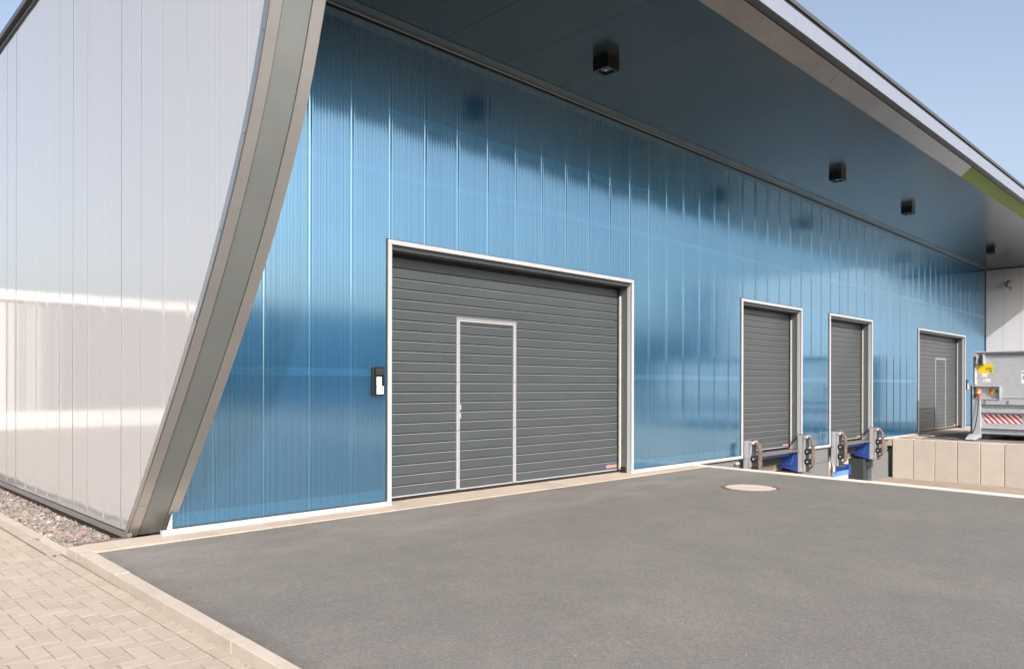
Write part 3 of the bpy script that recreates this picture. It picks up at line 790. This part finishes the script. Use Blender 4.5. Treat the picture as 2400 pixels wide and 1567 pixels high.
# ------------------------------------------------------------------ loading dock furniture
def bumper(label):
    """rolling dock bumper: two cheeks, back plate, two rubber rollers and a bent strap guard; origin at wall, left cheek, lip height"""
    r = thing('dock_bumper', label, 'dock bumper', (0, 0, 0), 'dock bumpers beside the two dock doors')
    w = .205; p = .17
    r_ = random.Random(3)
    for x in (0, w-.014):
        pts = [(0, .33), (-p+.02, .33), (-p, .31)]
        z = .29
        for k in range(17):
            z = .28-k*.044
            yy = -p
            for zc in (-.02, -.235):
                if abs(z-zc) < .085: yy = -p+.035*math.cos((z-zc)/.085*math.pi/2)
            pts.append((yy, z))
        pts += [(-p, -.46), (0, -.46)]
        c = build('cheek', MB().prism([(x, y, z) for y, z in pts], (.014, 0, 0)), M['galv'], r)
        if x == 0:
            build('edge_weld', MB().box(-.005, -.0005, -p+.040, -p+.048, -.45, .30).box(-.005, -.0005, -.012, -.004, -.45, .30), M['alu2'], c)
    build('back_plate', MB().box(.0145, w-.0145, -.03, -.002, -.46, .33), M['galv'], r)
    build('top_plate', MB().box(-.004, w+.004, -p+.03, .0, .331, .341), M['rust'], r, bevel=.002)
    for zc in (-.02, -.235):
        ro = build('roller', MB().cyl((.018, -p-.035, zc), (w-.018, -p-.035, zc), .062, 20), M['black'], r, bevel=.006)
        build('roller_hub', MB().cyl((.002, -p-.035, zc), (.0175, -p-.035, zc), .018, 12), M['galv'], ro)
    # bent guard strap
    o = [(-p+.01, .300), (-p-.06, .300), (-p-.115, .215), (-p-.128, .16), (-p-.128, -.31), (-p-.118, -.335), (-p+.01, -.445)]
    inn = [(-p+.01, .272), (-p-.048, .272), (-p-.096, .203), (-p-.106, .155), (-p-.106, -.30), (-p-.098, -.318), (-p+.01, -.425)]
    mb = MB(); xa, xb = .045, w-.02; n = len(o); vs = []
    for (y1, z1), (y2, z2) in zip(o, inn): vs += [(xa, y1, z1), (xb, y1, z1), (xb, y2, z2), (xa, y2, z2)]
    fs = [(4*i+k, 4*i+(k+1) % 4, 4*i+4+(k+1) % 4, 4*i+4+k) for i in range(n-1) for k in range(4)]+[(3, 2, 1, 0), (4*n-4, 4*n-3, 4*n-2, 4*n-1)]
    build('guard_strap', mb.add(vs, fs), M['rust'], r, bevel=.003)
    build('pin', MB().cyl((-.012, -p-.012, .283), (w, -p-.012, .283), .030, 16), M['galv'], r, bevel=.004)
    build('foot_bracket', MB().box(.0, w, -p-.09, -p+.01, -.462, -.448), M['alu2'], r)
    return r
labs = ['rolling dock bumper at the left edge of the nearest dock door',
        'rolling dock bumper between the nearest dock door and the narrow blue wall strip',
        'rolling dock bumper standing over the open blue beam, left of the middle dock door',
        'rolling dock bumper nearest the pale concrete retaining wall']
b0 = bumper(labs[0])
for k, x in enumerate((13.385, 15.735, 17.475, 19.81)):
    b = b0 if k == 0 else copy_tree(b0)
    b.location = (x, -.002, .0); b['label'] = labs[k]
def leveller(x0, x1, label, beam):
    r = thing('dock_leveller', label, 'dock leveller', (x0, 0, 0), 'dock levellers under the dock doors')
    build('platform_plate', MB().box(x0+.02, x1-.02, -.03, .245, -.012, .004), M['checker'], r)
    build('lip', MB().box(x0+.02, x1-.02, -.052, -.031, -.030, .0), M['alu2'], r, bevel=.003)
    build('front_beam', MB().box(x0+.03, x1-.17, .10, .13, -.115, -.014), M['bluepaint'], r)
    xs = x1-.155
    s = build('side_plate', MB().prism([(xs, -.005, -.035), (xs, .43, -.035), (xs, .43, -.36), (xs, -.005, -.46)], (.012, 0, 0)), M['bluepaint'], r)
    build('side_fold', MB().box(xs-.012, xs-.001, .035, .42, -.345, -.335), M['bluepaint'], s)
    build('side_fold', MB().prism([(xs-.006, .055, -.06), (xs-.006, .062, -.06), (xs-.006, .125, -.334), (xs-.006, .118, -.334)], (.005, 0, 0)), M['bluelight'], s)
    build('side_guard', MB().prism([(x1-.06, -.01, .006), (x1-.06, .22, .02), (x1-.06, -.01, .30)], (.012, 0, 0)), M['galv'], r)
    build('underframe', MB().box(x0+.11, x1-.34, .25, .46, -.30, -.12), M['seam'], r)
    if beam:
        f = build('lower_beam', MB().box(x0+.12, x0+1.02, -.020, .02, -.735, -.625), M['bluelight'], r)
        build('beam_end', MB().box(x0+1.021, x0+1.10, -.035, .30, -.74, -.50), M['bluepaint'], f)
        build('beam_cover', MB().prism([(x0+.0, -.06, -.47), (x0+.0, -.06, -.60), (x0+.05, -.0, -.74), (x0+.05, .0, -.30), (x0, 0, -.30)], (.03, 0, 0)), M['galv'], f)
    return r
leveller(13.36, 15.86, 'dock leveller with blue side plate under the nearest dock door', False)
leveller(17.44, 19.94, 'dock leveller with pale blue lower beam under the middle dock door', True)
tag(build('wall_stop', MB().box(13.08, 13.22, -.03, .011, -.125, -.085), M['galv'], None, bevel=.012), 'short grey steel stop on the dock wall left of the first bumper', 'steel stop')

# retaining wall of upright concrete elements and the platform behind it
rw = thing('retaining_wall', 'pale concrete retaining wall of upright slabs below the grey container', 'retaining wall', (21.3, -4, -1.03))
sy = [-.085-.5085*k for k in range(0, 40)]
build('backing', MB().box(21.235, 21.40, sy[-1], -.09, -1.2, -.03), M['joint'], rw)
for a, b in zip(sy, sy[1:]):
    build('wall_slab', MB().box(21.20+random.uniform(-.003, .003), 21.40, b+.006, a-.006, -1.25, .0), M['retain'], rw, bevel=.008)
pe = struct(build('platform_apron', MB().box(21.41, 30.7, -.56, .26, -.3, -.012), M['joint']))
xs = [21.21+.62*k for k in range(16)]
for a, b in zip(xs, xs[1:]):
    build('apron_slab', MB().box(a+.002, min(b, 30.7)-.002, -.56 if a > 21.3 else -.07, .235, -.2, .004), M['apron'], pe, bevel=.003)

# ------------------------------------------------------------------ waste press container
cx = 22.6
ct = thing('press_container', 'large grey press container numbered 199 with red and white warning stripes on the platform', 'container', (23.8, -4.8, 0))
G_ = M['cont']
yl, yr = -1.62, -8.2
build('upper_body', MB().box(cx+.03, 25.0, yl-.04, yr, 1.05, 2.245), G_, ct)
build('top_rail', MB().box(cx-.03, 25.03, yl-.015, yr-.01, 2.246, 2.285), G_, ct, bevel=.006)
build('rail_pipe', MB().cyl((cx-.005, -1.76, 2.205), (cx-.005, yr, 2.205), .022, 10), M['contdark'], ct)
build('corner_post', MB().box(cx-.02, cx+.10, yl-.075, yl-.0, 1.39, 2.245), G_, ct, bevel=.006)
rod = build('locking_rod', MB().cyl((cx-.045, -1.672, 1.43), (cx-.045, -1.672, 2.13), .017, 10), M['galv'], ct)
for z, rr_, m in ((1.43, .03, 'galv'), (1.62, .024, 'galv'), (2.06, .03, 'contdark'), (1.86, .022, 'contdark')): build('rod_sleeve', MB().cyl((cx-.045, -1.672, z), (cx-.045, -1.672, z+.085), rr_, 10), M[m], rod)
bk = build('lug_bracket', MB().box(cx-.14, cx+.03, -1.735, -1.715, 1.95, 2.20), G_, ct)
build('lug_bracket', MB().box(cx-.14, cx+.03, -1.885, -1.865, 1.95, 2.20), G_, ct)
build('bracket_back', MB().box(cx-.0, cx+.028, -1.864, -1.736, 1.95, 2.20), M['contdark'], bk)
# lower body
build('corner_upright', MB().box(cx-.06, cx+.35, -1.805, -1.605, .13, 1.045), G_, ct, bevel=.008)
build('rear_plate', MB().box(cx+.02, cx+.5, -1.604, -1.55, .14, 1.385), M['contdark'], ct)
build('lower_body', MB().box(cx+.06, 24.98, -1.806, yr, .14, 1.049), G_, ct)
for z0, z1, d0 in ((.90, 1.045, -.03), (.69, .79, -.035), (.275, .31, -.045), (.14, .262, .01)):
    build('beam', MB().box(cx+d0, cx+.059, -1.807, yr, z0, z1), G_, ct, bevel=.006)
build('ledge_rod', MB().cyl((cx-.02, -2.27, 1.10), (cx-.02, yr, 1.10), .014, 8), M['galv'], ct)
bo = MB()
for y in (-1.90, -2.41, -2.95, -3.5):
    for z in (.945, .995): bo.cyl((cx-.03, y, z), (cx-.052, y, z), .017, 10)
build('bolts', bo, M['alu2'], ct)['kind'] = 'stuff'
# control niche
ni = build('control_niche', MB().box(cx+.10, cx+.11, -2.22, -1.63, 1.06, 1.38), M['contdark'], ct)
build('niche_frame', MB().box(cx-.07, cx+.10, -2.24, -1.61, 1.365, 1.388), G_, ni)
build('niche_frame', MB().box(cx-.07, cx+.10, -2.245, -2.215, 1.045, 1.364), G_, ni)
build('niche_frame', MB().box(cx-.05, cx+.10, -1.63, -1.61, 1.05, 1.364), G_, ni)
build('niche_shelf', MB().box(cx-.05, cx+.10, -2.214, -1.631, 1.035, 1.065), G_, ni)
build('black_cover', MB().box(cx+.06, cx+.099, -1.975, -1.80, 1.15, 1.35), M['lampblack'], ni)
sw = build('main_switch', MB().box(cx-.02, cx+.099, -1.80, -1.70, 1.19, 1.345), M['galv'], ni, bevel=.006)
build('switch_face', MB().box(cx-.028, cx-.021, -1.79, -1.71, 1.235, 1.335), M['switchyellow'], sw)
build('switch_knob', MB().cyl((cx-.029, -1.75, 1.285), (cx-.05, -1.75, 1.285), .022, 12).box(cx-.058, cx-.05, -1.775, -1.725, 1.277, 1.293), M['orange'], sw)
pb = build('push_button_box', MB().box(cx-.0, cx+.099, -2.065, -1.99, 1.17, 1.35), M['switchyellow'], ni, bevel=.005)
for z, m in ((1.315, 'red'), (1.265, 'ink'), (1.215, 'red')): build('push_button', MB().cyl((cx-.001, -2.027, z), (cx-.022, -2.027, z), .020, 12), M[m], pb)
build('socket', MB().box(cx+.03, cx+.099, -2.175, -2.11, 1.20, 1.285), M['paperwhite'], ni, bevel=.008)
build('socket_stem', MB().cyl((cx+.06, -2.15, 1.10), (cx+.06, -2.15, 1.2), .012, 8), M['black'], ni)
# lettering and stickers
XS = cx+.03
st = build('yellow_sign', MB().box(XS-.004, XS-.001, -2.063, -1.727, 1.717, 1.945), M['yellow'], ct)
build('sign_print', MB().box(XS-.006, XS-.0045, -2.045, -1.895, 1.805, 1.855).box(XS-.006, XS-.0045, -2.02, -1.93, 1.895, 1.901).box(XS-.006, XS-.0045, -1.97, -1.93, 1.768, 1.772), M['ink'], st)
build('sign_print', MB().prism([(XS-.006, -2.012, 1.738), (XS-.006, -1.985, 1.765), (XS-.006, -2.012, 1.792), (XS-.006, -2.039, 1.765)], (.0015, 0, 0)), M['ink'], st)
yb_ = MB(); 
for k in range(5): yb_.box(XS-.0075, XS-.0062, -2.036+k*.028, -2.036+k*.028+.018, 1.816, 1.845)
build('sign_print', yb_, M['yellow'], st)
wl = build('white_sticker', MB().box(XS-.004, XS-.001, -1.946, -1.804, 1.62, 1.715), M['paperwhite'], ct)
build('sticker_print', MB().box(XS-.0055, XS-.0042, -1.83, -1.82, 1.655, 1.685).box(XS-.0055, XS-.0042, -1.94, -1.90, 1.67, 1.678), M['ink'], wl)
build('sticker_print', MB().box(XS-.0055, XS-.0042, -1.938, -1.915, 1.635, 1.655), M['yellow'], wl)
text('number', '199', .135, (XS-.002, -1.825, 1.477), (0, -1, 0), (0, 0, 1), M['paperwhite'], ct, .0012, .90, bold=.006)
po = build('safety_poster', MB().box(XS-.004, XS-.001, -3.02, -2.684, 1.452, 1.777), M['paperwhite'], ct)
build('poster_print', MB().box(XS-.0055, XS-.0042, -2.80, -2.70, 1.745, 1.757), M['cyan'], po)
build('poster_print', MB().box(XS-.0055, XS-.0042, -2.96, -2.70, 1.700, 1.722), M['ink'], po)
build('poster_print', MB().cyl((XS-.0042, -2.775, 1.60), (XS-.0056, -2.775, 1.60), .070, 24), M['cyan'], po)
build('poster_print', MB().cyl((XS-.0058, -2.775, 1.60), (XS-.0066, -2.775, 1.60), .030, 16), M['paperwhite'], po)
text('poster_lettering', 'ACHTUNG', .022, (XS-.0045, -2.70, 1.725), (0, -1, 0), (0, 0, 1), M['inkgrey'], po, .0005)
build('warning_stripes', MB().box(cx+.055, cx+.0585, -2.686, -1.862, .42, .659), M['stripe'], ct)
# skids
for y in (-1.605, -4.2): 
    build('skid', MB().prism([(21.95, y, .05), (21.90, y, .012), (21.95, y, .0), (22.1, y, .0), (22.66, y, .035), (22.66, y, .132), (22.25, y, .132)], (0, -.20, 0)), G_, ct, bevel=.008)
build('skid_rail', MB().box(22.8, 24.9, -1.95, -1.80, .0, .138).box(22.8, 24.9, -4.4, -4.2, .0, .138), M['contdark'], ct)
build('end_plate', MB().box(cx+.55, 24.95, yl-.04, yl-.02, .4, 2.1), M['green'], ct)
# power cable
cb = thing('power_cable', 'black power cable with red plug hanging from the container switch to the platform', 'cable', (22.4, -1.75, 0))
cpts = [(cx-.085, -1.765, 1.075), (cx-.10, -1.76, .9), (cx-.115, -1.735, .6), (cx-.13, -1.69, .3), (cx-.15, -1.64, .16), (cx-.17, -1.60, .05), (cx-.22, -1.54, .012), (cx-.5, -1.43, .006), (21.9, -1.40, .004), (22.1, -1.0, .014), (22.7, -.34, .014), (23.3, -.12, .014), (23.9, -.02, .014), (24.4, .02, .014)]
def smoothpts(p, n=4):
    out = []
    for i in range(len(p)-1):
        a = Vector(p[max(i-1, 0)]); b = Vector(p[i]); c = Vector(p[i+1]); d = Vector(p[min(i+2, len(p)-1)])
        for k in range(n):
            t = k/n; out.append(.5*((2*b)+(c-a)*t+(2*a-5*b+4*c-d)*t*t+(3*b-a-3*c+d)*t**3))
    return out+[Vector(p[-1])]
build('cord', MB().tube(smoothpts(cpts), .012, 7), M['black'], cb, smooth=True)
build('plug', MB().cyl((cx-.05, -1.752, 1.20), (cx-.07, -1.757, 1.15), .05, 14, .052).cyl((cx-.07, -1.757, 1.15), (cx-.084, -1.764, 1.075), .046, 14, .024), M['red'], cb)
build('plug_collar', MB().cyl((cx-.045, -1.751, 1.215), (cx-.051, -1.753, 1.195), .055, 14), M['paperwhite'], cb)

# ------------------------------------------------------------------ fittings
def lamp(label):
    r = thing('soffit_lamp', label, 'lamp', (0, 0, 0), 'black cube lamps under the canopy')
    a, h = .118, .165
    mb = MB()
    for x0, x1, y0, y1 in ((-a, a, -a, -a+.012), (-a, a, a-.012, a), (-a, -a+.012, -a+.012, a-.012), (a-.012, a, -a+.012, a-.012)): mb.box(x0, x1, y0, y1, -h, -.0)
    build('housing', mb.box(-a+.0125, a-.0125, -a+.0125, a-.0125, -.02, -.001), M['lampblack'], r)
    f = .036
    rim = MB()
    for x0, x1, y0, y1 in ((-a+.0125, a-.0125, -a+.0125, -a+f), (-a+.0125, a-.0125, a-f, a-.0125), (-a+.0125, -a+f, -a+f, a-f), (a-f, a-.0125, -a+f, a-f)): rim.box(x0, x1, y0, y1, -h+.002, -h+.012)
    build('rim', rim, M['lampblack'], r)
    build('diffuser', MB().box(-a+f, a-f, -a+f, a-f, -h+.030, -h+.034), M['glass'], r)
    build('bulb', MB().cyl((0, 0, -h+.012), (0, 0, -h+.029), .028, 10, .034), M['glass'], r)
    build('joint_collar', MB().box(-a-.016, -a-.001, -a+.02, a-.02, -h+.045, -.001), M['lampblack'], r)
    return r
ll = ['black cube lamp under the canopy nearest the camera, above the wide door', 'second black cube lamp, farther along the canopy above the nearest dock door', 'third black cube lamp under the canopy, above the middle dock door', 'farthest black cube lamp, near the inner corner of the canopy']
l0 = lamp(ll[0])
for k, x in enumerate((7.545, 14.72, 18.72, 26.0)):
    l = l0 if k == 0 else copy_tree(l0)
    l.location = (x, -1.25, ZS); l['label'] = ll[k]
def intercom(x0, x1, z0, z1, label, two):
    r = thing('intercom', label, 'intercom', ((x0+x1)/2, 0, z0))
    w = x1-x0; h = z1-z0; Y = -.006
    build('case', MB().box(x0, x1, Y-.042, Y, z0, z1), M['lampblack'], r, bevel=.004)
    g = MB()
    for k in range(8): g.box(x0+w*.22, x1-w*.08, Y-.045, Y-.0422, z1-h*.05-k*h*.027-.004, z1-h*.05-k*h*.027)
    build('speaker_grille', g, M['anthracite'], r)
    build('button_card', MB().box(x0+w*.25, x0+w*.70, Y-.045, Y-.0422, z0+h*.35, z0+h*.655), M['paperwhite'], r)
    b = build('number_card', MB().box(x0+w*.25, x0+w*.88, Y-.046, Y-.0422, z0+h*.055, z0+h*.335), M['paperwhite'], r)
    if two: text('card_number', '2', h*.20, (x0+w*.46, Y-.0468, z0+h*.115), (1, 0, 0), (0, 0, 1), M['inkgrey'], b, .0004)
    return r
intercom(4.888, 5.036, 1.25, 1.575, 'black wall intercom with two white cards left of the wide door', True)
intercom(28.27, 28.46, 1.27, 1.59, 'black wall intercom right of the far door, half hidden by the container', False)
cc = thing('security_camera', 'small cream security camera high on the white return wall', 'security camera', (XRW, -.68, 4.85))
hb = Vector((-.85, .05, -.53)).normalized()
p0 = Vector((XRW-.10, -.72, 4.98)); p1 = p0+hb*.30
u1 = Vector((0, 1, 0)); u1 = (u1-hb*u1.dot(hb)).normalized(); w1 = hb.cross(u1)
def obox(a, b, u, w, hu, hw):
    vs = [p+u*su*hu+w*sw*hw for p in (a, b) for su, sw in ((-1, -1), (1, -1), (1, 1), (-1, 1))]
    return MB().add(vs, [(0, 1, 2, 3), (7, 6, 5, 4), (0, 4, 5, 1), (1, 5, 6, 2), (2, 6, 7, 3), (3, 7, 4, 0)])
sg = 1 if w1.z > 0 else -1
build('camera_body', obox(p0, p1, u1, w1, .045, .045), M['camcream'], cc, bevel=.006)
build('camera_hood', obox(p0-hb*.02, p1+hb*.05, u1, w1, .056, .006), M['camcream'], cc).location += w1*sg*.053
build('camera_lens', obox(p1, p1+hb*.003, u1, w1, .034, .030), M['black'], cc)
build('wall_bracket', MB().cyl((XRW-.005, -.76, 4.78), (XRW-.10, -.74, 4.86), .018, 8).cyl((XRW-.10, -.74, 4.86), p0+hb*.12-w1*sg*.04, .018, 8).box(XRW-.02, XRW-.004, -.80, -.72, 4.72, 4.82), M['camcream'], cc)

# manhole
mh = thing('manhole_cover', 'round concrete filled manhole cover with rusty ring in the asphalt', 'manhole cover', (9.64, -2.12, -.03))
mb = MB(); n = 48; vs = []; fs = []
for i in range(n):
    t = 2*math.pi*i/n
    for r_, z in ((.392, -.0295), (.385, -.022), (.345, -.022), (.338, -.030)): vs.append((9.64+r_*math.cos(t), -2.12+r_*math.sin(t), z))
for i in range(n):
    for k in range(3): fs.append((4*i+k, 4*((i+1) % n)+k, 4*((i+1) % n)+k+1, 4*i+k+1))
build('cast_ring', mb.add(vs, fs), M['rust'], mh)
pts = []
for i in range(96):
    t = 2*math.pi*i/96; r_ = .333
    for t0 in (math.pi*.78, -math.pi*.22):
        dd = abs((t-t0+math.pi) % (2*math.pi)-math.pi)
        if dd < .12: r_ -= .035*math.cos(dd/.12*math.pi/2)
    pts.append((9.64+r_*math.cos(t), -2.12+r_*math.sin(t), -.06))
build('lid', MB().prism(pts, (0, 0, .036)), M['lid'], mh)
cr = MB(); rz = random.Random(8)
for k in range(7):
    a = Vector((9.64+rz.uniform(-.12, .14), -2.12+rz.uniform(-.14, .12), -.0232)); d = Vector((rz.uniform(-1, 1), rz.uniform(-1, 1), 0)).normalized()
    b_ = a+d*rz.uniform(.03, .08); nn = Vector((-d.y, d.x, 0))*.003; cr.quad(a-nn, b_-nn*.3, b_+nn*.3, a+nn)
build('crack', cr, M['seam'], mh)['kind'] = 'stuff'

# ------------------------------------------------------------------ what the glossy walls mirror: neighbouring halls and trees
nh = thing('neighbour_hall', 'long low hall across the path, mirrored in the white panel wall', 'hall', (-20, 22, -.1))
build('core', MB().box(-45, .5, 22.06, 40, -.1, 4.4), M['hallgrey'], nh)
build('roof_band', MB().box(-45.1, .6, 21.9, 40.1, 4.15, 4.46), M['brick_hall'], nh)
build('base_band', MB().box(-45.05, .55, 21.95, 22.055, -.1, .48), M['hallpale'], nh)
ra = random.Random(2); x = .5
while x > -24:
    w = ra.choice((.07, .1, .16, .24)) if x > -2.3 else (ra.choice((.08, .5, .6, .7)) if x > -8 else 1.2)
    pale = ra.random() < .5 if x > -2.3 else w < .1
    build('hall_panel', MB().box(x-w+.004, x, 21.99+ra.uniform(0, .03), 22.055, .485, 4.145), M['brick_hall' if pale else 'hallgrey'], nh); x -= w
oh = thing('far_hall', 'flat roofed grey hall beyond the yard, mirrored in the blue glazing', 'hall', (30, -60, -.1))
build('hall_wall', MB().box(6, 52, -66, -46, -.1, 6.9), M['halldark'], oh)
build('roof_edge', MB().box(5.9, 52.1, -66.1, -45.9, 6.9, 7.3), M['hallgrey'], oh)
for k in range(6): build('hall_door', MB().box(9+k*7, 12.5+k*7, -45.99, -45.94, -.03, 3.8), M['hallgrey'], oh)
def tree(x, y, h, w, seed, label):
    r = thing('tree', label, 'tree', (x, y, -.17), 'trees beyond the yard'); q_ = random.Random(seed)
    t = MB().cyl((x, y, -.17), (x+.1, y, h*.5), .02*h+.05, 9, .012*h)
    for k in range(5):
        a = q_.uniform(0, 6.28); t.cyl((x+.05, y, h*(.28+.05*k)), (x+math.cos(a)*w*.3, y+math.sin(a)*w*.3, h*(.55+.06*k)), .010*h, 6, .004*h)
    build('trunk', t, M['bark'], r)
    mb = MB()
    cl = [(Vector((q_.gauss(0, .30)*w, q_.gauss(0, .30)*w, h*q_.uniform(.38, .92))), q_.uniform(.14, .26)*w) for _ in range(16)]
    for c, s_ in cl:
        for _ in range(110):
            d = Vector((q_.gauss(0, 1), q_.gauss(0, 1), q_.gauss(0, .8))).normalized()*s_*q_.uniform(.5, 1.05)+c+Vector((x, y, 0))
            u_ = Vector((q_.gauss(0, 1), q_.gauss(0, 1), q_.gauss(0, 1))).normalized(); v_ = u_.orthogonal().normalized(); L = .05*w*q_.uniform(.5, 1.2)
            mb.quad(d-u_*L, d-v_*L*.6, d+u_*L, d+v_*L*.6)
    build('crown', mb, M['leaf'], r, fix=False)
for k, (x, y, h, w, lab) in enumerate(((62, -50, 8, 7, 'broad green tree at the left end of the far tree row'), (72, -56, 9, 8, 'tallest green tree in the far tree row'), (84, -48, 7, 7, 'low rounded tree in the far tree row'), (98, -58, 9, 9, 'wide dense tree near the right of the far tree row'), (112, -44, 8, 8, 'outermost tree of the far tree row'), (-4, -52, 7, 6, 'single tree beside the far hall'))):
    tree(x, y, h, w, 20+k, lab)
